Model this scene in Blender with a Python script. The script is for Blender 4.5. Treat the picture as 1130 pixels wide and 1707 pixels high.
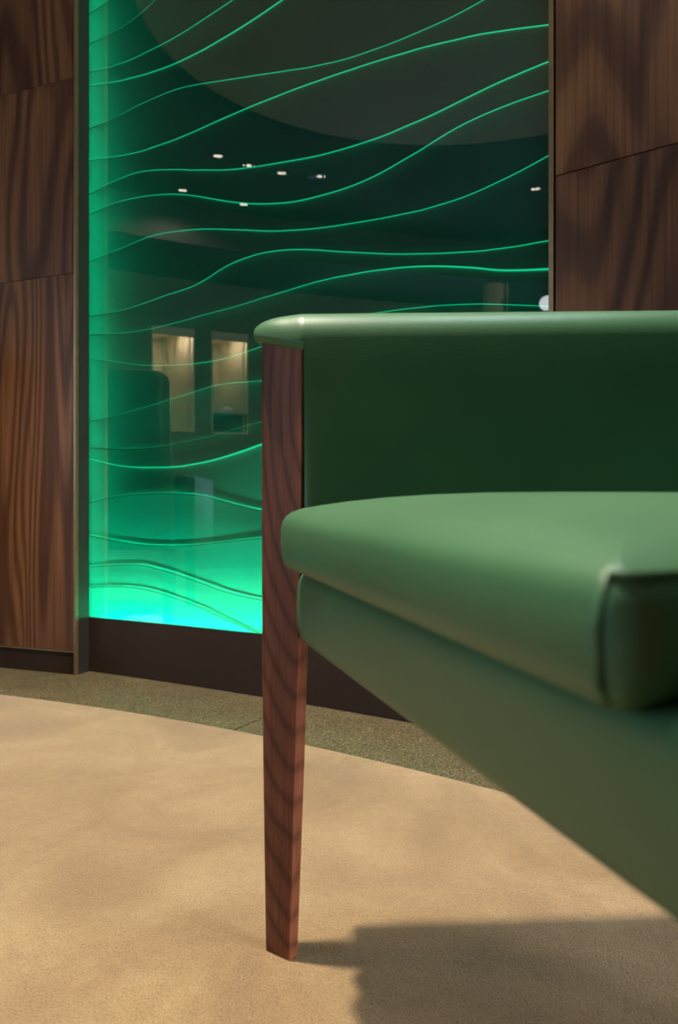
import bpy, bmesh, math, random
from mathutils import Vector, Matrix, noise

for o in list(bpy.data.objects):
    bpy.data.objects.remove(o)
scene = bpy.context.scene
COL = scene.collection
random.seed(7)

# ------------------------------------------------------------------ camera
CAMZ = 0.46
cd = bpy.data.cameras.new('camera')
cam = bpy.data.objects.new('camera', cd)
COL.objects.link(cam)
cam.location = (0, 0, CAMZ)
cam.rotation_euler = (math.pi / 2, 0, 0)
cd.sensor_fit = 'AUTO'
cd.sensor_width = 36
cd.lens = 36 * 1200 / 1707
cd.clip_start = 0.01
cd.dof.use_dof = True
cd.dof.focus_distance = 1.05
cd.dof.aperture_fstop = 6.3
scene.camera = cam

# ------------------------------------------------------------------ world and exposure
w = bpy.data.worlds.new('daylight')
scene.world = w
w.use_nodes = True
w.node_tree.nodes['Background'].inputs[0].default_value = (0.62, 0.80, 1.0, 1)
w.node_tree.nodes['Background'].inputs[1].default_value = 1.0
vs = scene.view_settings
vs.view_transform = 'Standard'
vs.look = 'None'
vs.gamma = 1
vs.use_curve_mapping = False
vs.exposure = 0.0


# daylight at the left window, added fill at the right one (area lamps outside)
def area(name, loc, direction, sx, sy, power, color):
    l = bpy.data.lights.new(name, 'AREA')
    l.shape = 'RECTANGLE'
    l.size, l.size_y = sx, sy
    l.energy = power
    l.color = color
    o = bpy.data.objects.new(name, l)
    COL.objects.link(o)
    o.location = loc
    o.rotation_euler = Vector(direction).to_track_quat('-Z', 'Y').to_euler()
    return o


area('window_daylight', (-4.35, -0.95, 1.15), (1, 0, 0), 1.5, 1.5, 85, (0.42, 0.72, 1.0))


area('window_daylight', (3.15, -1.05, 0.48), (-1, 0.15, 0), 1.2, 0.85, 480, (1.0, 0.90, 0.84))  # added low fill that shines under the chair and onto its leg


def spot(loc, power, size=1.9, blend=0.6, radius=0.03, color=(1.0, 0.87, 0.70), target=None):
    l = bpy.data.lights.new('downlight_beam', 'SPOT')
    l.energy = power
    l.spot_size = size
    l.spot_blend = blend
    l.shadow_soft_size = radius
    l.color = color
    o = bpy.data.objects.new('downlight_beam', l)
    COL.objects.link(o)
    o.location = loc
    if target:
        o.rotation_euler = (Vector(target) - Vector(loc)).to_track_quat('-Z', 'Y').to_euler()
    return o


# ------------------------------------------------------------------ helpers
def mesh_obj(name, verts, faces, mat, parent=None, smooth=False, sharp=None):
    me = bpy.data.meshes.new(name)
    me.from_pydata([tuple(v) for v in verts], [], faces)
    me.validate()
    bm = bmesh.new()
    bm.from_mesh(me)
    bmesh.ops.recalc_face_normals(bm, faces=bm.faces)
    bm.to_mesh(me)
    bm.free()
    if mat:
        me.materials.append(mat)
    if smooth:
        for p in me.polygons:
            p.use_smooth = True
        if sharp:
            me.set_sharp_from_angle(angle=math.radians(sharp))
    o = bpy.data.objects.new(name, me)
    COL.objects.link(o)
    if parent:
        o.parent = parent
    return o


def bm_obj(name, bm, mat, parent=None, smooth=False, sharp=None):
    bmesh.ops.recalc_face_normals(bm, faces=bm.faces)
    me = bpy.data.meshes.new(name)
    bm.to_mesh(me)
    bm.free()
    if mat:
        me.materials.append(mat)
    if smooth:
        for p in me.polygons:
            p.use_smooth = True
        if sharp:
            me.set_sharp_from_angle(angle=math.radians(sharp))
    o = bpy.data.objects.new(name, me)
    COL.objects.link(o)
    if parent:
        o.parent = parent
    return o


def bm_box(bm, lo, hi, bevel=0.0, seg=2):
    v = [bm.verts.new((x, y, z)) for x in (lo[0], hi[0]) for y in (lo[1], hi[1]) for z in (lo[2], hi[2])]
    fs = [bm.faces.new([v[i] for i in q]) for q in
          ((0, 1, 3, 2), (4, 6, 7, 5), (0, 4, 5, 1), (2, 3, 7, 6), (0, 2, 6, 4), (1, 5, 7, 3))]
    if bevel:
        es = list({e for f in fs for e in f.edges})
        bmesh.ops.bevel(bm, geom=es, offset=bevel, segments=seg, affect='EDGES', profile=0.5)


def box(name, lo, hi, mat, parent=None, bevel=0.0, seg=2):
    bm = bmesh.new()
    bm_box(bm, lo, hi, bevel, seg)
    return bm_obj(name, bm, mat, parent, smooth=bool(bevel), sharp=40)


def tag(o, label=None, cat=None, group=None, kind=None):
    if label:
        o['label'] = label
    if cat:
        o['category'] = cat
    if group:
        o['group'] = group
    if kind:
        o['kind'] = kind
    return o


def empty(name, loc=(0, 0, 0), rz=0.0):
    o = bpy.data.objects.new(name, None)
    COL.objects.link(o)
    o.location = loc
    o.rotation_euler = (0, 0, rz)
    o.empty_display_size = 0.1
    return o


def loft(rings, close_ring=True, cap=True):
    n = len(rings[0])
    verts = [p for r in rings for p in r]
    faces = []
    for i in range(len(rings) - 1):
        for j in range(n if close_ring else n - 1):
            k = (j + 1) % n
            faces.append((i * n + j, i * n + k, (i + 1) * n + k, (i + 1) * n + j))
    if cap:
        faces.append(tuple(range(n)))
        faces.append(tuple((len(rings) - 1) * n + j for j in range(n)))
    return verts, faces


def tube(pts, radii, n=8):
    rings = []
    for i, p in enumerate(pts):
        p = Vector(p)
        a = Vector(pts[max(i - 1, 0)])
        b = Vector(pts[min(i + 1, len(pts) - 1)])
        d = (b - a).normalized()
        ref = Vector((0, 0, 1)) if abs(d.z) < 0.9 else Vector((1, 0, 0))
        s = d.cross(ref).normalized()
        t = s.cross(d)
        r = radii[i] if isinstance(radii, (list, tuple)) else radii
        rings.append([p + (s * math.cos(2 * math.pi * k / n) + t * math.sin(2 * math.pi * k / n)) * r for k in range(n)])
    return loft(rings)


def lathe(profile, n=32):
    verts, faces = [], []
    for r, z in profile:
        for k in range(n):
            a = 2 * math.pi * k / n
            verts.append((r * math.cos(a), r * math.sin(a), z))
    for i in range(len(profile) - 1):
        for k in range(n):
            q = (k + 1) % n
            faces.append((i * n + k, i * n + q, (i + 1) * n + q, (i + 1) * n + k))
    faces.append(tuple(range(n)))
    faces.append(tuple((len(profile) - 1) * n + k for k in range(n)))
    return verts, faces


# ------------------------------------------------------------------ materials
def new_mat(name):
    m = bpy.data.materials.new(name)
    m.use_nodes = True
    nt = m.node_tree
    return m, nt, nt.nodes['Principled BSDF']


def N(nt, t, **kw):
    n = nt.nodes.new(t)
    for k, v in kw.items():
        if k in n.inputs.keys() if hasattr(n, 'inputs') else False:
            n.inputs[k].default_value = v
        else:
            setattr(n, k, v)
    return n


def ramp(nt, stops, fac):
    r = nt.nodes.new('ShaderNodeValToRGB')
    e = r.color_ramp.elements
    while len(e) < len(stops):
        e.new(0.5)
    for i, (p, c) in enumerate(stops):
        e[i].position = p
        e[i].color = (*c, 1)
    nt.links.new(fac, r.inputs[0])
    return r


def coords(nt, scale=(1, 1, 1), loc=(0, 0, 0), kind='Object'):
    tc = nt.nodes.new('ShaderNodeTexCoord')
    mp = nt.nodes.new('ShaderNodeMapping')
    mp.inputs['Scale'].default_value = scale
    mp.inputs['Location'].default_value = loc
    nt.links.new(tc.outputs[kind], mp.inputs[0])
    return mp.outputs[0]


def noise_tex(nt, vec, scale, detail=3, rough=0.55, dist=0.0):
    n = nt.nodes.new('ShaderNodeTexNoise')
    n.inputs['Scale'].default_value = scale
    n.inputs['Detail'].default_value = detail
    n.inputs['Roughness'].default_value = rough
    n.inputs['Distortion'].default_value = dist
    nt.links.new(vec, n.inputs['Vector'])
    return n.outputs['Fac']


def math_n(nt, op, a, b=None):
    m = nt.nodes.new('ShaderNodeMath')
    m.operation = op
    m.use_clamp = False
    for i, v in enumerate((a, b)):
        if v is None:
            continue
        if isinstance(v, (int, float)):
            m.inputs[i].default_value = v
        else:
            nt.links.new(v, m.inputs[i])
    return m.outputs[0]


def mix_c(nt, mode, fac, a, b):
    m = nt.nodes.new('ShaderNodeMix')
    m.data_type = 'RGBA'
    m.blend_type = mode
    for s, v in ((m.inputs[0], fac), (m.inputs[6], a), (m.inputs[7], b)):
        if isinstance(v, (int, float)):
            s.default_value = v
        elif isinstance(v, tuple):
            s.default_value = (*v, 1)
        else:
            nt.links.new(v, s)
    return m.outputs[2]


def bump(nt, h, strength, dist, bsdf, prev=None):
    b = nt.nodes.new('ShaderNodeBump')
    b.inputs['Strength'].default_value = strength
    b.inputs['Distance'].default_value = dist
    nt.links.new(h, b.inputs['Height'])
    if prev:
        nt.links.new(prev, b.inputs['Normal'])
    if bsdf:
        nt.links.new(b.outputs[0], bsdf.inputs['Normal'])
    return b.outputs[0]


def plain(name, color, rough=0.5, metal=0.0, spec=0.5, emit=None, strength=1.0, grain=0.0, scale=40):
    m, nt, b = new_mat(name)
    b.inputs['Roughness'].default_value = rough
    b.inputs['Metallic'].default_value = metal
    b.inputs['Specular IOR Level'].default_value = spec
    v = coords(nt)
    f = noise_tex(nt, v, scale, 3)
    c = ramp(nt, [(0.3, tuple(x * 0.88 for x in color)), (0.7, tuple(min(1, x * 1.1) for x in color))], f)
    nt.links.new(c.outputs[0], b.inputs['Base Color'])
    if grain:
        bump(nt, f, grain, 0.002, b)
    if emit:
        b.inputs['Emission Color'].default_value = (*emit, 1)
        b.inputs['Emission Strength'].default_value = strength
    return m


def walnut(name, fig=(3.0, 3.0, 0.32), rings=7.0, fibre=(90, 90, 2.2), gain=1.0, rough=0.42, seed=0.0, red=1.0, ell=None):
    """walnut veneer: figure rings from stretched noise, dark ring lines, fine fibres along Z"""
    m, nt, b = new_mat(name)
    info = nt.nodes.new('ShaderNodeObjectInfo')
    tc = nt.nodes.new('ShaderNodeTexCoord')
    add = nt.nodes.new('ShaderNodeVectorMath')
    add.operation = 'MULTIPLY_ADD'
    rnd = nt.nodes.new('ShaderNodeCombineXYZ')
    nt.links.new(info.outputs['Random'], rnd.inputs[0])
    nt.links.new(info.outputs['Random'], rnd.inputs[1])
    nt.links.new(rnd.outputs[0], add.inputs[0])
    add.inputs[1].default_value = (4.0, 3.0, 0)
    nt.links.new(tc.outputs['Object'], add.inputs[2])
    base = add.outputs[0]

    def mapped(sc, loc=(0, 0, 0)):
        mp = nt.nodes.new('ShaderNodeMapping')
        mp.inputs['Scale'].default_value = sc
        mp.inputs['Location'].default_value = (loc[0] + seed, loc[1], loc[2])
        nt.links.new(base, mp.inputs[0])
        return mp.outputs[0]
    f = noise_tex(nt, mapped(fig), 1.0, 2.2, 0.45, 0.25)
    k = math_n(nt, 'MULTIPLY', f, rings * 2 * math.pi)
    if ell:      # long oval growth rings about a centre beside the leg's top
        sep = nt.nodes.new('ShaderNodeSeparateXYZ')
        nt.links.new(tc.outputs['Object'], sep.inputs[0])
        c_ = math_n(nt, 'ADD', math_n(nt, 'MULTIPLY', sep.outputs[0], 0.765), math_n(nt, 'MULTIPLY', sep.outputs[1], 0.644))
        dx = math_n(nt, 'SUBTRACT', c_, ell[0])
        dz = math_n(nt, 'MULTIPLY', math_n(nt, 'SUBTRACT', sep.outputs[2], ell[1]), 0.36)
        ln = math_n(nt, 'SQRT', math_n(nt, 'ADD', math_n(nt, 'MULTIPLY', dx, dx), math_n(nt, 'MULTIPLY', dz, dz)))
        k = math_n(nt, 'ADD', math_n(nt, 'MULTIPLY', ln, 2 * math.pi / 0.0125), math_n(nt, 'MULTIPLY', f, 22.0))
    s = math_n(nt, 'SINE', k)
    s01 = math_n(nt, 'MULTIPLY_ADD', s, 0.5)
    nt.nodes[-1].inputs[2].default_value = 0.5
    sh = math_n(nt, 'POWER', s01, 1.6)
    patch = noise_tex(nt, mapped((fig[0] * 2.4, fig[1] * 2.4, fig[2] * 1.1), (5, 2, 1)), 1.0, 3, 0.5)
    fib = noise_tex(nt, mapped(fibre, (1, 7, 3)), 1.0, 4, 0.65)
    base_c = ramp(nt, [(0.25, (0.070 * gain * red, 0.030 * gain, 0.016 * gain)), (0.5, (0.125 * gain * red, 0.054 * gain, 0.028 * gain)),
                       (0.75, (0.20 * gain * red, 0.092 * gain, 0.042 * gain))], patch)
    ring_c = ramp(nt, [(0.0, (0.62, 0.58, 0.58)), (0.10, (0.92, 0.90, 0.89)), (1.0, (1.06, 1.05, 1.02))] if ell else
                  [(0.0, (0.52, 0.48, 0.48)), (0.35, (0.9, 0.88, 0.86)), (1.0, (1.12, 1.1, 1.02))], sh)
    fib_c = ramp(nt, [(0.3, (0.62, 0.58, 0.56)), (0.55, (1.0, 1.0, 1.0)), (0.75, (1.25, 1.22, 1.15))], fib)
    c = mix_c(nt, 'MULTIPLY', 1.0, base_c.outputs[0], ring_c.outputs[0])
    c = mix_c(nt, 'MULTIPLY', 0.9, c, fib_c.outputs[0])
    nt.links.new(c, b.inputs['Base Color'])
    b.inputs['Roughness'].default_value = rough
    b.inputs['Specular IOR Level'].default_value = 0.2
    bump(nt, fib, 0.12, 0.0008, b)
    return m


def upholstery(name, color, rough=0.42, sheen=0.25):
    """green leatherette: fine drawn grain, faint creases"""
    m, nt, b = new_mat(name)
    v = coords(nt)
    big = noise_tex(nt, v, 5.0, 3)
    c = ramp(nt, [(0.3, tuple(x * 0.88 for x in color)), (0.7, tuple(x * 1.12 for x in color))], big)
    nt.links.new(c.outputs[0], b.inputs['Base Color'])
    b.inputs['Roughness'].default_value = rough
    b.inputs['Specular IOR Level'].default_value = 0.32
    b.inputs['Sheen Weight'].default_value = sheen
    b.inputs['Sheen Roughness'].default_value = 0.4
    b.inputs['Sheen Tint'].default_value = (0.75, 0.9, 0.8, 1)
    g = noise_tex(nt, coords(nt, (90, 90, 620)), 1.0, 4, 0.6, 0.4)
    g2 = noise_tex(nt, v, 900, 2)
    n1 = bump(nt, g, 0.22, 0.0006, None)
    bump(nt, g2, 0.10, 0.0003, b, n1)
    return m


M = {}
M['walnut'] = walnut('walnut_veneer', fig=(3.0, 3.0, 0.42), rings=21.0, fibre=(150, 150, 2.6), gain=0.66)
M['walnut_leg'] = walnut('walnut_solid', fig=(10, 10, 2.6), rings=5.0, fibre=(420, 420, 14), gain=0.80, rough=0.55, seed=2.3, red=1.32, ell=(0.022, 0.60))
M['green'] = upholstery('green_leatherette', (0.045, 0.118, 0.056), rough=0.43, sheen=0.0)
M['dark_green'] = upholstery('dark_green_leatherette', (0.03, 0.07, 0.03))
M['bronze'] = plain('dark_bronze_metal', (0.016, 0.009, 0.0055), rough=0.38, metal=0.0, spec=0.22)
M['black_metal'] = plain('black_bronze', (0.012, 0.011, 0.010), rough=0.35, metal=0.0, spec=0.6)
M['brass'] = plain('aged_brass_trim', (0.22, 0.15, 0.08), rough=0.35, metal=0.8)
M['wall'] = plain('taupe_plaster', (0.16, 0.135, 0.10), rough=0.8)
M['ceiling'] = plain('dark_ceiling_paint', (0.055, 0.05, 0.045), rough=0.8)
M['disc'] = plain('bronze_ceiling_raft', (0.38, 0.32, 0.19), rough=0.6)
M['cream'] = plain('cream_niche_lining', (0.75, 0.68, 0.52), rough=0.7)
M['white'] = plain('white_lacquer', (0.8, 0.8, 0.8), rough=0.35)
M['dark'] = plain('shadow_gap_black', (0.006, 0.005, 0.005), rough=0.8)
M['ink'] = plain('grey_print', (0.10, 0.10, 0.08), rough=0.7)
M['leaf'] = plain('leaf_green', (0.05, 0.12, 0.04), rough=0.5)
M['lens'] = plain('lit_lamp_lens', (0.9, 0.9, 0.85), emit=(1.0, 0.90, 0.75), strength=12.0)
M['fill_lit'] = plain('lit_cool_fill_diffuser', (0.9, 0.9, 0.9), emit=(0.72, 0.87, 1.0), strength=45.0)  # glow of the added ceiling fill panel
M['globe'] = plain('lit_opal_globe', (0.9, 0.9, 0.9), emit=(0.85, 0.92, 1.0), strength=9.0)


def carpet_mat():
    m, nt, b = new_mat('beige_cut_pile_carpet')
    v = coords(nt)
    big = noise_tex(nt, v, 4.5, 4, 0.6, 0.6)
    fine = noise_tex(nt, v, 420, 3, 0.7)
    mid = noise_tex(nt, v, 60, 3)
    c1 = ramp(nt, [(0.30, (0.230, 0.140, 0.058)), (0.50, (0.295, 0.187, 0.080)), (0.70, (0.365, 0.248, 0.118))], big)
    c2 = ramp(nt, [(0.3, (0.42, 0.39, 0.35)), (0.5, (1, 1, 1)), (0.7, (1.4, 1.4, 1.4))], fine)
    c3 = ramp(nt, [(0.3, (0.93, 0.92, 0.9)), (0.7, (1.05, 1.05, 1.05))], mid)
    c = mix_c(nt, 'MULTIPLY', 0.9, c1.outputs[0], c2.outputs[0])
    c = mix_c(nt, 'MULTIPLY', 1.0, c, c3.outputs[0])
    nt.links.new(c, b.inputs['Base Color'])
    b.inputs['Roughness'].default_value = 0.95
    b.inputs['Specular IOR Level'].default_value = 0.1
    b.inputs['Sheen Weight'].default_value = 0.3
    n1 = bump(nt, fine, 0.9, 0.004, None)
    bump(nt, mid, 0.35, 0.004, b, n1)
    return m


def granite_mat():
    m, nt, b = new_mat('olive_granite')
    v = coords(nt)
    a = noise_tex(nt, v, 210, 4, 0.75)
    big = noise_tex(nt, v, 14, 3)
    c1 = ramp(nt, [(0.34, (0.014, 0.010, 0.004)), (0.46, (0.060, 0.045, 0.020)), (0.56, (0.105, 0.080, 0.038)), (0.68, (0.27, 0.22, 0.125))], a)
    c2 = ramp(nt, [(0.3, (0.85, 0.85, 0.82)), (0.7, (1.12, 1.12, 1.1))], big)
    c = mix_c(nt, 'MULTIPLY', 1.0, c1.outputs[0], c2.outputs[0])
    nt.links.new(c, b.inputs['Base Color'])
    b.inputs['Roughness'].default_value = 0.55
    return m


def glass_mat(name, tint):
    m = bpy.data.materials.new(name)
    m.use_nodes = True
    nt = m.node_tree
    nt.nodes.clear()
    out = nt.nodes.new('ShaderNodeOutputMaterial')
    tr = nt.nodes.new('ShaderNodeBsdfTransparent')
    tr.inputs[0].default_value = (*tint, 1)
    gl = nt.nodes.new('ShaderNodeBsdfGlossy')
    gl.inputs['Roughness'].default_value = 0.0
    fr = nt.nodes.new('ShaderNodeFresnel')
    fr.inputs[0].default_value = 1.75
    mx = nt.nodes.new('ShaderNodeMixShader')
    ge = nt.nodes.new('ShaderNodeNewGeometry')          # thin pane: only the outer face reflects
    fac = math_n(nt, 'MULTIPLY', fr.outputs[0], math_n(nt, 'SUBTRACT', 1.0, ge.outputs['Backfacing']))
    nt.links.new(fac, mx.inputs[0])
    nt.links.new(tr.outputs[0], mx.inputs[1])
    nt.links.new(gl.outputs[0], mx.inputs[2])
    nt.links.new(mx.outputs[0], out.inputs[0])
    return m


M['carpet'] = carpet_mat()
M['granite'] = granite_mat()
M['glass'] = glass_mat('dark_tinted_front_glass', (0.50, 0.62, 0.58))
M['clear_glass'] = glass_mat('clear_window_glass', (0.95, 0.97, 0.96))


def relief_mat():
    """green translucent acrylic: half reflects, half lets the lamps behind shine through"""
    m, nt, b = new_mat('green_relief_acrylic')
    v = coords(nt)
    f = noise_tex(nt, v, 6, 2)
    c = ramp(nt, [(0.3, (0.006, 0.115, 0.095)), (0.7, (0.008, 0.13, 0.105))], f)
    nt.links.new(c.outputs[0], b.inputs['Base Color'])
    b.inputs['Roughness'].default_value = 0.5
    b.inputs['Specular IOR Level'].default_value = 0.3
    tl = nt.nodes.new('ShaderNodeBsdfTranslucent')
    tl.inputs[0].default_value = (0.01, 0.5, 0.40, 1)
    mx = nt.nodes.new('ShaderNodeAddShader')
    nt.links.new(b.outputs[0], mx.inputs[0])
    nt.links.new(tl.outputs[0], mx.inputs[1])
    nt.links.new(mx.outputs[0], nt.nodes['Material Output'].inputs[0])
    return m


M['relief'] = relief_mat()
M['led_back'] = plain('green_led_bar', (0.02, 0.5, 0.35), emit=(0.0, 1.0, 0.66), strength=190.0)
M['led_back_side'] = plain('green_led_side_bar', (0.02, 0.5, 0.35), emit=(0.0, 1.0, 0.55), strength=24.0)
M['led'] = plain('green_led_strip', (0.02, 0.5, 0.35), emit=(0.0, 1.0, 0.60), strength=130.0)
M['led_side'] = plain('green_led_side_strip', (0.02, 0.5, 0.3), emit=(0.0, 1.0, 0.50), strength=9.0)
M['edge_shade'] = plain('dark_green_edge_shade', (0.002, 0.05, 0.035), rough=0.6)  # sheet edges look dark against the backlight; that darkness is put in as colour
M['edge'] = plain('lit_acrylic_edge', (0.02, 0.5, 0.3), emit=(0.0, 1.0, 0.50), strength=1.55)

# ------------------------------------------------------------------ plan geometry of the curved wall
GC = (-4.69468, -5.75951)      # centre of the glass arc
GR = 8.8
US, UE = 4.072, 5.508          # arc-length limits of the panel


def arc(u, r, z):
    a = u / GR
    return (GC[0] + math.sin(a) * r, GC[1] + math.cos(a) * r, z)


def arc_slab(name, u0, u1, r0, r1, z0, z1, mat, parent=None, n=24):
    rings = []
    for i in range(n + 1):
        u = u0 + (u1 - u0) * i / n
        rings.append([arc(u, r0, z0), arc(u, r1, z0), arc(u, r1, z1), arc(u, r0, z1)])
    v, f = loft(rings)
    return mesh_obj(name, v, f, mat, parent)


ROOM_X0, ROOM_X1, ROOM_Y0, ROOM_H = -4.1, 2.9, -4.0, 2.6

# ------------------------------------------------------------------ floor
CC = (-2.27106, -2.02106)
CRAD = 4.09216
floor = box('floor', (ROOM_X0 - 0.5, ROOM_Y0 - 0.3, -0.12), (ROOM_X1 + 0.3, 3.9, -0.03), M['dark'])
tag(floor, 'dark screed under carpet and stone border', None, None, 'structure')

pts = []
for k in range(0, 361):
    a = math.radians(k)
    x, y = CC[0] + CRAD * math.sin(a), CC[1] + CRAD * math.cos(a)
    pts.append((min(max(x, ROOM_X0 + 0.002), ROOM_X1 - 0.002), max(y, ROOM_Y0 + 0.002)))
pts = pts[:-1]
ring_lo = [(x, y, -0.028) for x, y in pts]
ring_hi = [(x, y, -0.003) for x, y in pts]
ring_top = [(CC[0] + (x - CC[0]) * 0.9990, CC[1] + (y - CC[1]) * 0.9990, 0.0) for x, y in pts]
v, f = loft([ring_lo, ring_hi, ring_top])
carpet = mesh_obj('carpet', v, f, M['carpet'])
tag(carpet, 'large round beige cut pile carpet under the green armchair', 'carpet')

border = empty('floor_border', (0, 0, -0.03))
tag(border, 'curved olive granite border between carpet and wall', None, None, 'structure')
for d in range(-66, 114, 12):
    a0, a1 = math.radians(d + 0.026), math.radians(d + 12 - 0.026)
    rings = []
    for i in range(9):
        a = a0 + (a1 - a0) * i / 8
        s, c = math.sin(a), math.cos(a)
        r0, r1 = CRAD + 0.001, CRAD + 0.62
        rings.append([(CC[0] + s * r, CC[1] + c * r, z) for r, z in ((r0, 0.002), (r1, 0.002), (r1, 0.0275), (r0, 0.0275))])
    vv, ff = loft(rings)
    mesh_obj('stone_tile', vv, ff, M['granite'], border)

# ------------------------------------------------------------------ ceiling and hidden walls
ceil = box('ceiling', (ROOM_X0 - 0.5, ROOM_Y0 - 0.3, ROOM_H), (ROOM_X1 + 0.3, 3.9, ROOM_H + 0.12), M['ceiling'])
tag(ceil, 'dark ceiling above the lounge', None, None, 'structure')
bh = box('ceiling_bulkhead', (ROOM_X0, ROOM_Y0, 2.32), (-3.35, 3.0, ROOM_H), M['ceiling'], ceil)
bh.matrix_parent_inverse = Matrix()
rv, rf = lathe([(1.17, 2.545), (1.18, 2.55), (1.18, 2.599), (1.17, 2.5995)], 96)
raft = mesh_obj('ceiling_raft', [(x - 0.92, y + 0.68, z) for x, y, z in rv], rf, M['disc'])
tag(raft, 'round pale bronze ceiling raft mirrored in the green glass', 'ceiling panel')


def wall_holes(name, xs, axis_lo, axis_hi, z0, z1, holes, mat, label):
    """wall slab along Y between x planes xs, with rectangular openings (y0, y1, z0, z1)"""
    ys = sorted({axis_lo, axis_hi, *[h[0] for h in holes], *[h[1] for h in holes]})
    zs = sorted({z0, z1, *[h[2] for h in holes], *[h[3] for h in holes]})
    bm = bmesh.new()
    for i in range(len(ys) - 1):
        for j in range(len(zs) - 1):
            cy, cz = (ys[i] + ys[i + 1]) / 2, (zs[j] + zs[j + 1]) / 2
            if any(h[0] < cy < h[1] and h[2] < cz < h[3] for h in holes):
                continue
            bm_box(bm, (xs[0], ys[i], zs[j]), (xs[1], ys[i + 1], zs[j + 1]))
    o = bm_obj(name, bm, mat)
    tag(o, label, None, None, 'structure')
    return o


NICHES = [(0.56, 0.775, 1.10, 1.93), (0.275, 0.475, 1.10, 1.93)]
WIN_L = (-1.75, -0.15, 0.35, 1.9)
wl = wall_holes('wall_left', (ROOM_X0 - 0.12, ROOM_X0), ROOM_Y0, 3.6, -0.03, ROOM_H, NICHES + [WIN_L], M['wall'], 'taupe plaster wall with two lit niches')
FILL_WIN_R = (-1.65, -0.45, 0.05, 0.92)  # unseen opening, added and kept low so light reaches the floor under the chair
wr = wall_holes('wall_right', (ROOM_X1, ROOM_X1 + 0.12), ROOM_Y0, -0.3, -0.03, ROOM_H, [FILL_WIN_R], M['wall'], 'taupe plaster wall with an added low window right of the armchair')
wb = box('wall_back', (ROOM_X0, ROOM_Y0 - 0.12, -0.03), (ROOM_X1, ROOM_Y0, ROOM_H), M['wall'])
tag(wb, 'taupe plaster wall behind the lounge', None, None, 'structure')

for n, (wx, h, side) in enumerate(((ROOM_X0 - 0.06, WIN_L, -1), (ROOM_X1 + 0.06, FILL_WIN_R, 1))):  # left window, and the right one added for its light
    bm = bmesh.new()
    t = 0.05
    for lo, hi in (((h[0], h[2]), (h[1], h[2] + t)), ((h[0], h[3] - t), (h[1], h[3])), ((h[0], h[2] + t), (h[0] + t, h[3] - t)),
                   ((h[1] - t, h[2] + t), (h[1], h[3] - t)), (((h[0] + h[1]) / 2 - t / 2, h[2] + t), ((h[0] + h[1]) / 2 + t / 2, h[3] - t))):
        bm_box(bm, (wx - 0.03, lo[0], lo[1]), (wx + 0.03, hi[0], hi[1]))
    wo = bm_obj('window_%d' % (n + 1), bm, M['black_metal'])
    tag(wo, 'unseen two pane window with black frame', None, None, 'structure')
    for lo, hi in ((h[0] + t, (h[0] + h[1]) / 2 - t / 2), ((h[0] + h[1]) / 2 + t / 2, h[1] - t)):
        box('pane', (wx - 0.004, lo, h[2] + t), (wx + 0.004, hi, h[3] - t), M['clear_glass'], wo)

# lit display niches in the left wall (seen mirrored in the glass)
for n, h in enumerate(NICHES):
    x0, x1 = ROOM_X0 - 0.42, ROOM_X0 - 0.001
    bm = bmesh.new()
    t = 0.012
    bm_box(bm, (x0 - t, h[0], h[2]), (x0, h[1], h[3]))
    bm_box(bm, (x0, h[0], h[2] - 0.0), (x1, h[0] + t, h[3]))
    bm_box(bm, (x0, h[1] - t, h[2]), (x1, h[1], h[3]))
    bm_box(bm, (x0, h[0] + t, h[2]), (x1, h[1] - t, h[2] + t))
    bm_box(bm, (x0, h[0] + t, h[3] - t), (x1, h[1] - t, h[3]))
    bm_box(bm, (x1 - 0.014, h[0] + t, h[3] - t - 0.055), (x1 - 0.002, h[1] - t, h[3] - t))
    ni = bm_obj('wall_niche', bm, M['cream'], wl)
    l = bpy.data.lights.new('niche_lamp', 'AREA')
    l.shape = 'RECTANGLE'
    l.size, l.size_y = 0.08, 0.12
    l.energy = 5.0
    l.color = (1.0, 0.86, 0.62)
    lo = bpy.data.objects.new('niche_lamp', l)
    COL.objects.link(lo)
    lo.location = (ROOM_X0 - 0.085, (h[0] + h[1]) / 2, h[3] - t - 0.004)

# things in the niches
pc = empty('wall_poster', (ROOM_X0 - 0.419, 0.667, 1.16))
tag(pc, 'narrow cream poster with small emblem inside the lit niche', 'poster')
box('sheet', (0, -0.075, 0), (0.006, 0.075, 0.66), M['cream'], pc)
box('emblem', (0.006, 0.005, 0.585), (0.008, 0.025, 0.605), M['ink'], pc)
box('print_line', (0.006, -0.03, 0.553), (0.008, 0.045, 0.559), M['ink'], pc)
sh = box('niche_shelf', (ROOM_X0 - 0.418, 0.290, 1.245), (ROOM_X0 + 0.03, 0.460, 1.262), M['black_metal'])
tag(sh, 'thin black shelf in the niche holding a white vase', 'shelf')
vv, ff = lathe([(0.012, 0), (0.022, 0.004), (0.034, 0.03), (0.030, 0.055), (0.014, 0.07), (0.016, 0.076)], 24)
vase = mesh_obj('vase', vv, ff, M['white'], None, True, 50)
vase.location = (ROOM_X0 - 0.10, 0.355, 1.262)
tag(vase, 'small round white vase on the niche shelf', 'vase')
pl = empty('potted_twigs', (ROOM_X0 - 0.26, 0.39, 1.262))
tag(pl, 'low black pot with thin leafy twigs on the niche shelf', 'plant')
vv, ff = lathe([(0.03, 0), (0.036, 0.01), (0.038, 0.03), (0.034, 0.031)], 20)
mesh_obj('pot', vv, ff, M['black_metal'], pl, True, 40)
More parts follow.
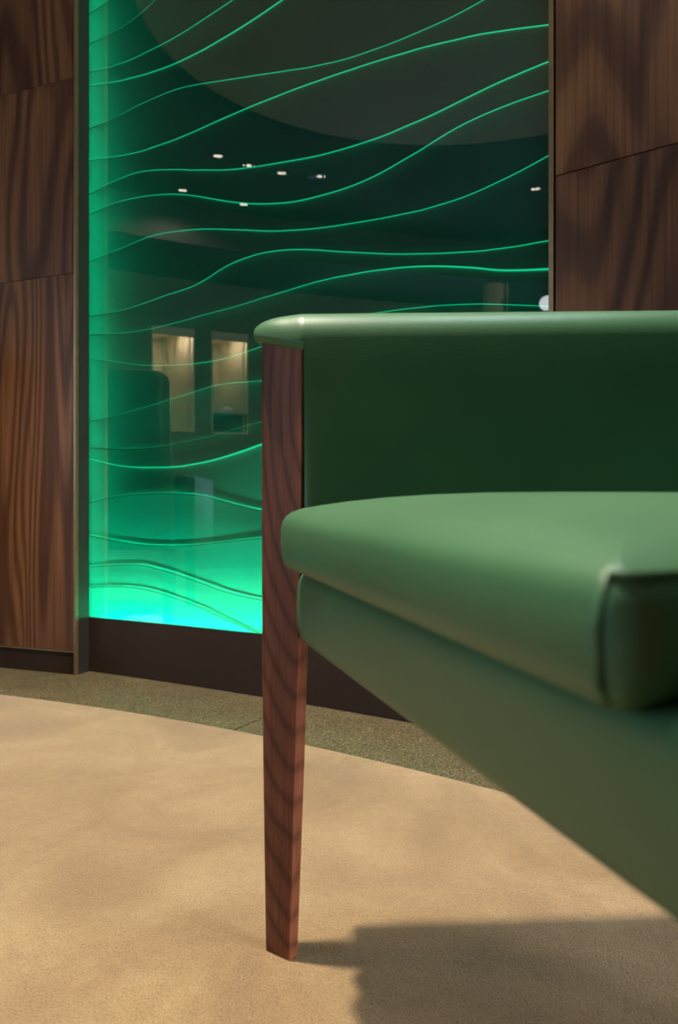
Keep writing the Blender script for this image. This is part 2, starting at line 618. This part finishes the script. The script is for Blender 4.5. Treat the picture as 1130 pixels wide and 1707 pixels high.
for k in range(6):
    a = k * 1.05
    p3 = [(0.01 * math.cos(a), 0.01 * math.sin(a), 0.03), (0.02 * math.cos(a), 0.025 * math.sin(a), 0.12), (0.035 * math.cos(a + 0.4), 0.04 * math.sin(a + 0.4), 0.20 + 0.03 * (k % 3))]
    vv, ff = tube(p3, 0.0022, 5)
    st = mesh_obj('twig', vv, ff, M['leaf'], pl)
    for j in range(3):
        q = Vector(p3[1]).lerp(Vector(p3[2]), j / 2.2)
        d = Vector((math.cos(a + j), math.sin(a + j), 0.5)).normalized() * 0.022
        s = d.cross(Vector((0, 0, 1))).normalized() * 0.006
        mesh_obj('leaf', [q, q + d / 2 + s, q + d, q + d / 2 - s, q + d / 2 + Vector((0, 0, 0.003))], [(0, 1, 4), (1, 2, 4), (2, 3, 4), (3, 0, 4)], M['leaf'], st)

# column and opal globe lamp far left, seen only as reflections
vv, ff = lathe([(0.09, 0), (0.09, 0.05), (0.072, 0.052), (0.072, 2.318), (0.076, 2.319)], 40)
colm = mesh_obj('column', vv, ff, M['cream'], None, True, 40)
colm.location = (-3.5, -0.98, 0.0)
tag(colm, 'slim round cream column mirrored behind the armchair', 'column')
gl = empty('globe_pendant', (-3.05, -1.04, 2.6))
tag(gl, 'small lit opal globe pendant mirrored at the right edge of glass', 'lamp')
vv, ff = lathe([(0.03, -0.02), (0.03, 0.0)], 20)
mesh_obj('canopy', vv, ff, M['black_metal'], gl)
vv, ff = tube([(0, 0, -0.02), (0, 0, -0.50)], 0.004, 6)
mesh_obj('rod', vv, ff, M['black_metal'], gl)
vv, ff = lathe([(0.055 * math.sin(math.pi * k / 12) + 1e-4, -0.55 - 0.055 * math.cos(math.pi * k / 12)) for k in range(13)], 24)
mesh_obj('globe', vv, ff, M['globe'], gl, True)

# ------------------------------------------------------------------ wood clad piers either side of the glass
GAP = 0.0016
TH = math.radians(20.5)
# left pier: local x runs to the left (-cos, +sin), so rotate by 180-20.5 degrees; local y then points away from the room -> use mirrored y
LP = Vector((-0.7445, 2.0375, 0))
lroot = empty('wall_front_left', (0, 0, 0))
tag(lroot, 'walnut clad wall left of the glowing glass', None, None, 'structure')
lroot.location = LP
lroot.rotation_euler = (0, 0, -TH)      # local +x points right along the wall, +y away from the camera
ROWS_L = [(0.066, 1.1372), (1.1388, 1.692), (1.6936, 2.26), (2.2616, 2.599)]
edges = [-0.0065, -0.62, -1.24, -1.86, -2.48, -3.10, -3.55]
for i in range(len(edges) - 1):
    x1, x0 = edges[i] - (0.0 if i == 0 else GAP), edges[i + 1]
    for z0, z1 in ROWS_L:
        box('wood_panel', (x0, 0.0, z0), (x1, 0.018, z1), M['walnut'], lroot, 0.0006, 1)
box('backing', (-3.6, 0.0185, -0.02), (-0.07, 0.16, 2.599), M['dark'], lroot)
box('kick_plate', (-3.55, 0.004, -0.002), (-0.006, 0.0184, 0.0605), M['bronze'], lroot)
box('trim_strip', (-3.55, -0.002, 0.061), (-0.006, 0.010, 0.0656), M['brass'], lroot)
box('edge_trim', (-0.0062, -0.002, -0.002), (0.0, 0.010, 2.599), M['brass'], lroot)
box('reveal', (-0.0058, 0.0102, -0.002), (0.0, 0.0555, 2.599), M['black_metal'], lroot)

# right pier
TH2 = math.radians(35.4)
rroot = empty('wall_front_right', (0.3955, 1.3565, 0))
rroot.rotation_euler = (0, 0, -TH2)
tag(rroot, 'walnut clad wall right of the glowing glass', None, None, 'structure')
edges = [0.0125, 0.60, 1.2, 1.8, 2.4, 3.04]
for i in range(len(edges) - 1):
    for z0, z1 in [(0.066, 1.0885), (1.0905, 1.66), (1.6616, 2.26), (2.2616, 2.599)]:
        box('wood_panel', (edges[i], 0.0, z0), (edges[i + 1] - GAP, 0.018, z1), M['walnut'], rroot, 0.0006, 1)
box('backing', (0.004, 0.0185, -0.02), (3.06, 0.16, 2.599), M['dark'], rroot)
box('kick_plate', (0.006, 0.004, -0.002), (3.04, 0.0184, 0.0605), M['bronze'], rroot)
box('trim_strip', (0.009, -0.002, 0.061), (3.04, 0.010, 0.0656), M['brass'], rroot)
box('edge_trim', (0.0, -0.002, -0.002), (0.0085, 0.010, 2.599), M['brass'], rroot)
box('reveal', (0.0, 0.0102, -0.002), (0.006, 0.075, 2.599), M['black_metal'], rroot)

# ------------------------------------------------------------------ glowing wave panel
panel = empty('light_panel', arc((US + UE) / 2, GR + 0.02, 0.0))
tag(panel, 'tall glowing green glass panel with wavy layered relief', 'light panel')
panel_inv = Matrix.Translation(panel.location).inverted()


def pp(o):
    o.parent = panel
    o.matrix_parent_inverse = panel_inv
    return o


ZB, ZT = 0.154, 2.58
pp(arc_slab('glass_pane', US, UE, GR, GR + 0.006, ZB, ZT, M['glass'], n=48))
pp(arc_slab('back_board', US - 0.02, UE, GR + 0.200, GR + 0.215, 0.10, ZT, M['dark'], n=24))
bs = arc_slab('trim_1', US + 0.03, UE, GR - 0.003, GR + 0.0072, -0.002, ZB, M['bronze'], n=32)
tag(bs, 'dark bronze plinth under the glowing glass', None, None, 'structure')
pp(arc_slab('cavity_floor', US - 0.02, UE, GR + 0.0074, GR + 0.200, 0.10, 0.118, M['dark']))
pp(arc_slab('led_strip', US + 0.03, UE, GR + 0.0085, GR + 0.0135, 0.132, 0.137, M['led']))
pp(arc_slab('led_strip', US + 0.03, UE, GR + 0.0085, GR + 0.0135, ZT - 0.006, ZT - 0.002, M['led']))
pp(arc_slab('side_led_strip', 4.092, 4.096, GR + 0.0075, GR + 0.0125, 0.13, ZT, M['led_side'], n=2))
pp(arc_slab('side_led_strip', UE - 0.004, UE - 0.001, GR + 0.0085, GR + 0.0135, 0.13, ZT, M['led_side'], n=2))
pp(arc_slab('led_bar', US + 0.02, UE, GR + 0.175, GR + 0.181, 0.125, 0.137, M['led_back']))
pp(arc_slab('side_led_bar', US + 0.012, US + 0.018, GR + 0.095, GR + 0.101, 0.13, ZT, M['led_back_side'], n=2))
LINES=[
 [0.238,0.241,0.244,0.246,0.246,0.244,0.238,0.230,0.221,0.211,0.200,0.185,0.171,0.158,0.148,0.147,0.147,0.147,0.147,0.147,0.147,0.147,0.147,0.147,0.147,0.147,0.147,0.147,0.147,0.147,0.147,0.147,0.147],
 [0.298,0.301,0.305,0.308,0.310,0.310,0.304,0.296,0.287,0.277,0.267,0.256,0.248,0.242,0.237,0.233,0.232,0.231,0.231,0.232,0.234,0.236,0.238,0.240,0.242,0.244,0.246,0.247,0.248,0.248,0.248,0.249,0.249],
 [0.393,0.387,0.381,0.376,0.371,0.368,0.367,0.367,0.368,0.371,0.375,0.380,0.385,0.390,0.394,0.395,0.395,0.393,0.390,0.385,0.379,0.373,0.368,0.363,0.358,0.354,0.350,0.348,0.346,0.346,0.345,0.344,0.343],
 [0.486,0.493,0.501,0.507,0.510,0.512,0.513,0.513,0.511,0.508,0.502,0.492,0.482,0.473,0.465,0.458,0.453,0.449,0.446,0.445,0.446,0.447,0.449,0.451,0.454,0.458,0.462,0.467,0.473,0.479,0.485,0.491,0.497],
 [0.617,0.609,0.600,0.592,0.587,0.584,0.583,0.582,0.583,0.587,0.592,0.599,0.608,0.618,0.629,0.636,0.642,0.646,0.651,0.656,0.660,0.663,0.665,0.666,0.666,0.666,0.664,0.662,0.657,0.652,0.646,0.641,0.636],
 [0.652,0.648,0.645,0.642,0.640,0.640,0.641,0.644,0.648,0.653,0.658,0.665,0.673,0.681,0.688,0.693,0.697,0.701,0.705,0.707,0.708,0.710,0.713,0.717,0.722,0.727,0.732,0.736,0.739,0.742,0.744,0.747,0.750],
 [0.728,0.731,0.734,0.739,0.746,0.753,0.760,0.768,0.775,0.782,0.790,0.795,0.796,0.794,0.793,0.792,0.793,0.794,0.796,0.800,0.803,0.807,0.810,0.812,0.815,0.817,0.818,0.816,0.812,0.807,0.802,0.797,0.793],
 [0.917,0.908,0.899,0.890,0.881,0.873,0.868,0.864,0.861,0.859,0.859,0.861,0.865,0.872,0.879,0.887,0.894,0.900,0.905,0.911,0.915,0.917,0.916,0.915,0.912,0.909,0.904,0.898,0.890,0.881,0.872,0.863,0.854],
 [0.986,0.982,0.978,0.974,0.972,0.972,0.973,0.976,0.979,0.983,0.987,0.990,0.993,0.997,1.002,1.006,1.010,1.014,1.017,1.018,1.017,1.016,1.013,1.009,1.003,0.995,0.985,0.974,0.961,0.952,0.945,0.938,0.930],
 [1.040,1.040,1.039,1.039,1.042,1.047,1.053,1.059,1.063,1.069,1.080,1.096,1.108,1.114,1.117,1.115,1.110,1.102,1.092,1.081,1.071,1.061,1.051,1.042,1.034,1.026,1.019,1.012,1.007,1.003,1.001,0.998,0.995],
 [1.198,1.204,1.210,1.216,1.223,1.229,1.232,1.231,1.227,1.222,1.215,1.206,1.196,1.186,1.176,1.167,1.160,1.153,1.147,1.142,1.138,1.134,1.131,1.129,1.127,1.128,1.130,1.135,1.143,1.152,1.163,1.175,1.186],
 [1.338,1.344,1.350,1.353,1.352,1.349,1.344,1.337,1.327,1.314,1.299,1.283,1.268,1.255,1.244,1.235,1.228,1.224,1.223,1.223,1.225,1.230,1.238,1.249,1.260,1.273,1.284,1.291,1.295,1.297,1.297,1.297,1.297],
 [1.399,1.406,1.414,1.419,1.422,1.420,1.414,1.405,1.395,1.383,1.373,1.362,1.353,1.346,1.340,1.335,1.330,1.325,1.321,1.319,1.318,1.318,1.319,1.323,1.327,1.333,1.340,1.346,1.351,1.354,1.356,1.357,1.359],
 [1.501,1.496,1.490,1.485,1.482,1.480,1.480,1.480,1.482,1.485,1.489,1.493,1.496,1.499,1.501,1.502,1.503,1.503,1.502,1.501,1.499,1.497,1.494,1.490,1.486,1.480,1.473,1.466,1.456,1.445,1.433,1.422,1.411],
 [1.592,1.594,1.596,1.601,1.608,1.613,1.616,1.618,1.617,1.612,1.605,1.597,1.589,1.581,1.573,1.565,1.558,1.550,1.544,1.538,1.534,1.532,1.530,1.529,1.529,1.529,1.530,1.533,1.537,1.541,1.545,1.549,1.551],
 [1.721,1.714,1.707,1.700,1.696,1.692,1.690,1.689,1.690,1.693,1.697,1.703,1.709,1.716,1.724,1.733,1.742,1.752,1.762,1.772,1.782,1.788,1.791,1.794,1.797,1.800,1.803,1.806,1.809,1.812,1.815,1.818,1.820],
 [1.766,1.761,1.755,1.753,1.752,1.754,1.756,1.759,1.764,1.771,1.779,1.787,1.795,1.805,1.817,1.829,1.840,1.847,1.850,1.854,1.857,1.861,1.864,1.868,1.871,1.874,1.878,1.881,1.885,1.888,1.892,1.895,1.899],
 [1.842,1.844,1.846,1.850,1.858,1.872,1.889,1.908,1.927,1.946,1.964,1.972,1.977,1.983,1.988,1.994,2.000,2.005,2.011,2.017,2.022,2.028,2.033,2.039,2.045,2.050,2.056,2.062,2.067,2.073,2.079,2.084,2.090],
]

NL = len(LINES[0])
LU0, LU1 = 4.07577, 5.50819


def line_z(tab, u):
    x = (u - LU0) / (LU1 - LU0) * (NL - 1)
    x = min(max(x, 0), NL - 1.0001)
    i = int(x)
    t = x - i
    p0, p1, p2, p3 = tab[max(i - 1, 0)], tab[i], tab[i + 1], tab[min(i + 2, NL - 1)]
    return 0.5 * (2 * p1 + (p2 - p0) * t + (2 * p0 - 5 * p1 + 4 * p2 - p3) * t * t + (3 * p1 - p0 - 3 * p2 + p3) * t ** 3)


# further waves above the picture's edge, up to the head of the panel
top = LINES[-1]
extra = []
for k in range(4):
    top = [z + 0.085 + 0.035 * math.sin(i * 0.21 + k * 1.3) for i, z in enumerate(top)]
    extra.append([min(z, 2.44 + 0.03 * k) for z in top])
LINES += extra
NLAY = len(LINES)
# how strongly each lit edge shows along the panel (left, middle, right): half thickness in millimetres
EDGE = {0: (0, 0, 0), 1: (0.2, 0.2, 0.2), 2: (0.2, 0.5, 0.5), 3: (0, 0.2, 0.2), 4: (1.0, 2.4, 1.5), 5: (0, 0, 0.2), 6: (0, 0.3, 0.5),
        7: (0.1, 0.6, 0.7), 8: (0.2, 0.4, 2.0), 9: (0.1, 0.9, 0.9), 10: (0.2, 0.9, 0.8), 11: (0.3, 1.1, 1.0), 12: (0.4, 1.0, 1.3),
        13: (0.7, 1.2, 1.2), 14: (0.1, 0.7, 0.7), 15: (0.8, 1.5, 1.3), 16: (0.5, 0.8, 0.8), 17: (0.1, 0.4, 0.6)}
NU, NT = 120, 9
R_BACK = GR + 0.040
for k in range(NLAY + 1):
    lo = LINES[k - 1] if k > 0 else [0.12] * NL
    hi = LINES[k] if k < NLAY else [ZT] * NL
    rings = []
    lip = []
    for i in range(NU + 1):
        u = US + 0.004 + (UE - US - 0.008) * i / NU
        a, b = line_z(lo, u), line_z(hi, u)
        h = max(b - a, 0.004)
        P = min(0.017, 0.24 * h)
        ring = []
        for j in range(NT + 1):
            t = j / NT
            ring.append(arc(u, R_BACK - P * t ** 1.5, a + h * t - 0.0))
        ring.append(arc(u, R_BACK - P + 0.0022, b + 0.0016))
        ring.append(arc(u, R_BACK + 0.007, b + 0.0022))
        rings.append(ring)
        lip.append((u, R_BACK - P, b))
    v, f = loft(rings, close_ring=False, cap=False)
    lay = pp(mesh_obj('wave_layer', v, f, M['relief'], None, True, 50))
    e = EDGE.get(k, (0.3, 0.8, 0.8))
    edge_shade = {0: 1.0, 1: 1.1, 2: 1.2, 3: 1.1, 4: 0.7, 5: 0.9, 6: 0.5, 7: 0.6}.get(k, 0)
    if edge_shade or k < NLAY:
        thick = [(edge_shade if edge_shade else max(0.15, 1.3 * (1 - i / (0.13 * NU)))) * 0.001 for i in range(len(lip))]
        v, f = tube([arc(u, r - 0.0003, z - 0.0012) for u, r, z in lip], thick, 6)
        rb = mesh_obj('edge_shade_strip', v, f, M['edge_shade'], None, True)  # dark strip laid along the edge for the missing light there
        rb.parent = lay
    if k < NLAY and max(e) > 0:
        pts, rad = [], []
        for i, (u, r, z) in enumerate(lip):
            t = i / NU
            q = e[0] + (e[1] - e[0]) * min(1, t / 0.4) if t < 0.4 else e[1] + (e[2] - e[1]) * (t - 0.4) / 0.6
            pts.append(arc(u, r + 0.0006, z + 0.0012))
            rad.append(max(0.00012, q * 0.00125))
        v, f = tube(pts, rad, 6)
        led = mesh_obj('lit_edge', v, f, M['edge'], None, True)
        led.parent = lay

# ------------------------------------------------------------------ downlights
def downlight(loc, power, label, group=None, **kw):
    r = empty('downlight', loc)
    tag(r, label, 'downlight', group)
    v, f = lathe([(0.018, -0.001), (0.046, -0.004), (0.048, -0.001), (0.048, 0.0)], 32)
    mesh_obj('trim_ring', v, f, M['black_metal'], r, True, 30)
    v, f = lathe([(0.016, -0.0022), (0.0175, -0.0012)], 28)
    mesh_obj('lens', v, f, M['lens'], r)
    if power:
        spot((loc[0], loc[1], loc[2] - 0.03), power, **kw)


downlight((-0.38, 0.75, 2.5445), 455, 'lit downlight in the round raft above the armchair leg', size=1.45, blend=0.6, radius=0.042, target=(-0.78, 0.85, 0))
GRP = 'downlights in the dark ceiling beyond the raft'
for i, (x, y) in enumerate([(-2.64, 0.99), (-2.68, 0.84), (-2.70, 0.68), (-2.66, 0.51), (-3.17, 0.95), (-2.46, -0.55), (-3.22, 0.65)]):
    names = ['leftmost of the four bright downlights mirrored in a row', 'second of the four downlights mirrored in a row', 'third of the four downlights mirrored in a row',
             'rightmost of the four downlights mirrored in a row', 'single downlight mirrored low beside the glowing left edge', 'lone downlight mirrored near the right walnut wall',
             'faint downlight mirrored below the row of four']
    downlight((x, y, ROOM_H - 0.0005), (60, 0, 0, 0, 40, 14, 0)[i], names[i], GRP, size=2.2, blend=0.8)

# added, unseen cool white fill panel that brightens the arm top and seat
cp = empty('added_ceiling_fill', (0.56, 0.84, 2.6))
tag(cp, 'unseen square cool white fill panel added above the armchair', 'ceiling light')
box('frame', (-0.22, -0.22, -0.022), (0.22, 0.22, 0.0), M['white'], cp, 0.003)
box('diffuser', (-0.20, -0.20, -0.0245), (0.20, 0.20, -0.0222), M['fill_lit'], cp)

# ------------------------------------------------------------------ the green armchair
O = Vector((-0.031, 0.716))
ax = Vector((0.262, -0.965)).normalized()
bx = Vector((-ax.y, ax.x))
S = 0.524
chair = empty('armchair', (O.x, O.y, 0), math.atan2(ax.y, ax.x))
tag(chair, 'green leatherette armchair with walnut legs in the foreground', 'armchair')


def loc2(p, mirror=False):
    d = Vector((p[0], p[1])) - O
    s, t = d.dot(ax), d.dot(bx)
    if mirror:
        s = S - s
    return (s, t, p[2])


def leg_rings():
    A = Vector((0.822, -0.57)).normalized()
    Nn = Vector((-A.y, A.x))
    rows = [  # z, back-left corner of the wide face, width, thickness
        (0.0, (-0.0785, 0.7562), 0.0337, 0.0143), (0.10, (-0.0800, 0.7562), 0.0392, 0.0157), (0.20, (-0.0814, 0.7562), 0.0446, 0.0170),
        (0.30, (-0.0824, 0.7562), 0.0490, 0.0180), (0.36, (-0.0826, 0.7562), 0.0515, 0.0185), (0.42, (-0.0827, 0.7562), 0.0535, 0.0190),
        (0.50, (-0.0827, 0.7562), 0.0550, 0.0190), (0.642, (-0.0827, 0.7562), 0.0560, 0.0190)]
    out = []
    for z, p, wd, th in rows:
        p = Vector(p)
        ring = []
        corners = [(0, 0, 0.0045), (wd, 0, 0.0012), (wd, th, 0.002), (0, th, 0.0045)]
        signs = [(1, 1), (-1, 1), (-1, -1), (1, -1)]
        starts = [180, 270, 0, 90]
        for (cx, cy, r), (sx, sy), a0 in zip(corners, signs, starts):
            for k in range(5):
                a = math.radians(a0 + 22.5 * k)
                q = p + A * (cx + sx * r + r * math.cos(a)) + Nn * (cy + sy * r + r * math.sin(a))
                ring.append((q.x, q.y, z))
        out.append(ring)
    return out


def arm_rings():
    e = Vector((math.cos(math.radians(3)), math.sin(math.radians(3))))
    nn = Vector((-e.y, e.x))
    P0 = Vector((-0.0358, 0.7215))
    W, r_i, r_o = 0.071, 0.0315, 0.020
    zb = 0.338

    def section(q, n_in, n_out, zt, zu, lowin=0.0):
        wid = n_out - n_in
        ri, ro = min(r_i, wid * 0.52, (zt - zu) * 0.82), min(r_o, wid * 0.45, (zt - zu) * 0.6)
        pr = []
        rb = min(0.006, wid * 0.2, (zt - zu) * 0.3)
        pr.append((n_in + rb, zu))
        pr.append((n_in + lowin + rb * 0.3, zu + rb * 0.3))
        for k in range(7):
            t = k / 6
            pr.append((n_in + lowin * (1 - t * t), zu + rb + (zt - ri - zu - rb) * t))
        for k in range(1, 8):
            a = math.pi - math.pi / 2 * k / 7
            pr.append((n_in + ri + ri * math.cos(a), zt - ri + ri * math.sin(a)))
        pr.append(((n_in + ri + n_out - ro) / 2, zt + 0.001))
        for k in range(0, 6):
            a = math.pi / 2 - math.pi / 2 * k / 5
            pr.append((n_out - ro + ro * math.cos(a), zt - ro + ro * math.sin(a)))
        pr.append((n_out, (zt + zu) / 2))
        pr.append((n_out, zu + rb))
        pr.append((n_out - rb, zu))
        pr.append(((n_in + n_out) / 2, zu))
        return [((P0 + e * q + nn * n).x, (P0 + e * q + nn * n).y, z) for n, z in pr]
    L = 0.0515
    rings = []
    for k in range(15):
        f = math.sin(math.pi / 2 * (1 - k / 14))
        f = min(f, 0.9995)
        rnd = 1 - math.sqrt(max(0, 1 - f ** 3))
        n_in = 0.020 * f + 0.013 * rnd
        n_out = W - 0.004 * f - 0.026 * rnd
        zt = 0.6660 - 0.004 * f * f - 0.013 * rnd
        zu = 0.6220 + 0.0170 * f + 0.003 * rnd
        rings.append(section(-f * L, n_in, n_out, zt, zu))
    for q in (0.0006, 0.0012, 0.003, 0.006, 0.010, 0.02, 0.05, 0.10, 0.16, 0.23, 0.30, 0.37, 0.44, 0.50, 0.515, 0.52):
        li = 0.0065 * (1 - math.sqrt(1 - (1 - q / 0.010) ** 2)) if q < 0.010 else 0.0
        sq = 0.0 if q < 0.51 else 0.006
        rings.append(section(q, sq, W - sq, 0.6660 + 0.012 * min(q, 0.5) / 0.5 - sq, zb + sq, li))
    return rings


for mirror in (False, True):
    v, f = loft([[loc2(p, mirror) for p in r] for r in leg_rings()])
    lg = mesh_obj('front_leg', v, f, M['walnut_leg'], chair, True, 35)
    v, f = loft([[loc2(p, mirror) for p in r] for r in arm_rings()])
    mesh_obj('armrest', v, f, M['green'], chair, True, 50)

# apron: bowed, rounded upholstered rail along the front
zc, hz = 0.3660, 0.0358
sec = []
for k in range(28):
    a = 2 * math.pi * k / 28
    c, s_ = math.cos(a), math.sin(a)
    ex = 0.42
    sec.append((math.copysign(abs(c) ** ex, c), math.copysign(abs(s_) ** 0.5, s_)))
rings = []
for s0, sc in [(-0.004, 0.05), (-0.0035, 0.45), (-0.002, 0.75), (0.002, 0.93), (0.008, 1.0), (0.05, 1), (0.15, 1), (0.25, 1), (0.35, 1), (0.45, 1), (0.53, 1),
               (S + 0.016, 1.0), (S + 0.022, 0.93), (S + 0.026, 0.75), (S + 0.0275, 0.45), (S + 0.028, 0.05)]:
    ring = []
    fr = s0 / 0.53
    for cx, cz in sec:
        zz = zc + hz * cz * (0.5 + 0.5 * sc ** 0.5)
        tw = -0.010 * fr * cz
        bow = -0.007 * (1 - cz * cz) if s0 < 0.3 else 0.007 * (1 - cz * cz)
        wgt = max(0, 1 - abs(s0 if s0 < 0.3 else S + 0.024 - s0) / 0.05)
        ring.append((s0 + bow * wgt, 0.005 + 0.015 * cx * sc + tw - 0.0015 * (1 - cz * cz), zz))
    rings.append(ring)
v, f = loft(rings)
mesh_obj('front_rail', v, f, M['green'], chair, True, 60)
sp = [(-0.014, 0.014), (S + 0.014, 0.014), (S - 0.088, 0.462), (0.088, 0.462)]
v, f = loft([[(x, y, 0.346) for x, y in sp], [(x, y, 0.3975) for x, y in sp]])
mesh_obj('seat_frame', v, f, M['dark'], chair)

# seat cushion
quad = [(0.008, -0.032), (0.527, -0.032), (0.431, 0.450), (0.100, 0.450)]


def rounded_poly(poly, radii, seg, per):
    out = []
    n = len(poly)
    for i in range(n):
        r, rn = radii[i], radii[(i + 1) % n]
        p = Vector(poly[i])
        a = (Vector(poly[i - 1]) - p).normalized()
        b = (Vector(poly[(i + 1) % n]) - p).normalized()
        half = math.acos(max(-1, min(1, a.dot(b)))) / 2
        d = r / math.tan(half)
        c = p + (a + b).normalized() * (r / math.sin(half))
        p0, p1 = p + a * d, p + b * d
        a0 = math.atan2(p0.y - c.y, p0.x - c.x)
        a1 = math.atan2(p1.y - c.y, p1.x - c.x)
        while a1 - a0 > math.pi:
            a1 -= 2 * math.pi
        while a1 - a0 < -math.pi:
            a1 += 2 * math.pi
        for k in range(seg + 1):
            t = a0 + (a1 - a0) * k / seg
            out.append(Vector((c.x + r * math.cos(t), c.y + r * math.sin(t))))
        q = Vector(poly[(i + 1) % n])
        nb = (Vector(poly[(i + 2) % n]) - q).normalized()
        half2 = math.acos(max(-1, min(1, (-b).dot(nb)))) / 2
        e = q - b * (rn / math.tan(half2))
        for k in range(1, per):
            out.append(p1.lerp(e, k / per))
    return out


foot = rounded_poly(quad, (0.020, 0.011, 0.022, 0.022), 8, 14)
cen = Vector((0.265, 0.20))
nf = len(foot)
norms = []
for i in range(nf):
    d = (foot[(i + 1) % nf] - foot[i - 1]).normalized()
    norms.append(Vector((-d.y, d.x)))
if (foot[0] + norms[0] * 0.01 - cen).length > (foot[0] - cen).length:
    norms = [-n for n in norms]
prof = [(0.035, 0.4035, 0), (0.014, 0.4045, 0), (0.006, 0.4075, 0), (0.0018, 0.4125, 0), (0.0, 0.420, 0.1), (-0.001, 0.433, 0.3), (-0.0005, 0.4455, 0.6), (0.0010, 0.4515, 0.75),
        (0.0040, 0.4565, 0.9), (0.009, 0.4605, 1), (0.0165, 0.4640, 1), (0.030, 0.4680, 1), (0.045, 0.4708, 1), (0.065, 0.4738, 1), (0.09, 0.4768, 1), (0.12, 0.4790, 1), (0.155, 0.4808, 1), (0.19, 0.4816, 1)]
rings = []
for ins, z_in, tw in prof:
    ring = []
    for i in range(nf):
        if ins <= 0.0101:
            p = foot[i] + norms[i] * ins
        else:
            base = foot[i] + norms[i] * 0.010
            kk = 1 - (ins - 0.010) / 0.19
            p = cen + (base - cen) * kk
        s = p.x
        z = z_in
        pk = 0.0
        if 0.40 < z and ins < 0.03 and foot[i].y < 0.0:
            pk = 0.0009 * math.sin(foot[i].x * 210) * max(0, 1 - abs(z - 0.45) / 0.02) * max(0, 1 - foot[i].x / 0.30)
        if z_in > 0.4625:      # crowned top
            b_ = (p.y + 0.032) / 0.482
            s0_, s1_ = 0.008 + 0.092 * b_, 0.527 - 0.096 * b_
            a_ = abs(2 * (p.x - s0_) / (s1_ - s0_) - 1)
            b_ = abs(2 * b_ - 1)
            z = 0.4622 + 0.0198 * max(0, 1 - (a_ ** 12 + b_ ** 12) ** (3.4 / 12))
        ring.append((p.x, p.y + pk, z - s * (0.010 + 0.020 * tw)))
    rings.append(ring)
v, f = loft(rings)
cu = mesh_obj('seat_cushion', v, f, M['green'], chair, True, 70)
# welt along the edge of the near end of the cushion
E0, E1 = Vector(quad[1]), Vector(quad[2])
ED = (E1 - E0).normalized()
idx = [i for i in range(nf) if abs((foot[i] - E0).x * ED.y - (foot[i] - E0).y * ED.x) < 0.010 and foot[i].y < 0.44]
seq = sorted(idx, key=lambda i: foot[i].y)
pts = []
for z, ins in ((0.409, 0.004), (0.416, 0.0), (0.426, -0.001), (0.436, -0.0015), (0.445, -0.0005)):
    p = foot[seq[0]] + norms[seq[0]] * ins
    pts.append((p.x, p.y, z - p.x * (0.010 + 0.02 * max(0, (z - 0.415) / 0.05))))
for i in seq[1:]:
    p = foot[i] + norms[i] * 0.003
    pts.append((p.x, p.y, 0.4560 - p.x * 0.027))
v, f = tube(pts, 0.0016, 7)
mesh_obj('welt', v, f, M['green'], cu, True)

# backrest and rear legs
rings = []
for k in range(17):
    t = k / 16
    s = 0.035 + (S - 0.07) * t
    bow = 0.055 * math.sin(math.pi * t)
    rr = []
    for n_, z in ((0, 0.345), (0, 0.45), (-0.004, 0.56), (0.004, 0.66), (0.012, 0.70), (0.024, 0.715), (0.045, 0.715), (0.060, 0.70), (0.066, 0.66), (0.062, 0.5), (0.058, 0.345)):
        e = 1 if 0 < k < 16 else 0
        rr.append((s, 0.462 + bow + (n_ if e else 0.01 + n_ * 0.7), z if e else 0.355 + (z - 0.345) * 0.95))
    rings.append(rr)
v, f = loft(rings)
mesh_obj('backrest', v, f, M['green'], chair, True, 50)
for s in (0.075, S - 0.075):
    rr = []
    for z, h, dy in ((0, 0.014, 0.05), (0.18, 0.018, 0.02), (0.352, 0.021, 0.0)):
        rr.append([(s + x * h, 0.50 + dy + y * h, z) for x, y in ((-1, -1), (1, -1), (1, 1), (-1, 1))])
    v, f = loft(rr)
    mesh_obj('rear_leg', v, f, M['walnut_leg'], chair)

# ------------------------------------------------------------------ second, high backed chair: only its mirror image is in view
c2 = empty('high_back_chair', (-1.84, 1.73, 0), math.radians(-62))
tag(c2, 'dark high backed chair mirrored in the left part of glass', 'armchair')


def pillow(name, lo, hi, r, mat, parent, lean=0.0):
    bm = bmesh.new()
    bm_box(bm, lo, hi, r, 5)
    for vv_ in bm.verts:
        vv_.co.y += (vv_.co.z - lo[2]) * lean
    return bm_obj(name, bm, mat, parent, True, 50)


pillow('seat', (-0.29, -0.30, 0.30), (0.29, 0.26, 0.44), 0.03, M['dark_green'], c2)
pillow('backrest', (-0.30, 0.20, 0.36), (0.30, 0.31, 1.03), 0.05, M['dark_green'], c2, 0.16)
for sx in (-1, 1):
    pillow('armrest', (sx * 0.33 - 0.035, -0.26, 0.30), (sx * 0.33 + 0.035, 0.27, 0.62), 0.025, M['dark_green'], c2)
    for y, l in ((-0.25, 0.0), (0.24, 0.0)):
        rr = [[(sx * 0.28 + x * h, y + yy * h, z) for x, yy in ((-1, -1), (1, -1), (1, 1), (-1, 1))] for z, h in ((0, 0.013), (0.305, 0.02))]
        v, f = loft(rr)
        mesh_obj('leg', v, f, M['walnut_leg'], c2)

# ------------------------------------------------------------------ low white drum at the left edge of the picture
v, f = lathe([(0.052, 0), (0.056, 0.004), (0.060, 0.03), (0.060, 0.095), (0.056, 0.107), (0.046, 0.112)], 36)
dr = mesh_obj('floor_drum', v, f, M['white'], None, True, 50)
dr.location = (-0.947, 1.868, -0.0024)
tag(dr, 'low white drum on the granite border at the left edge', 'drum')
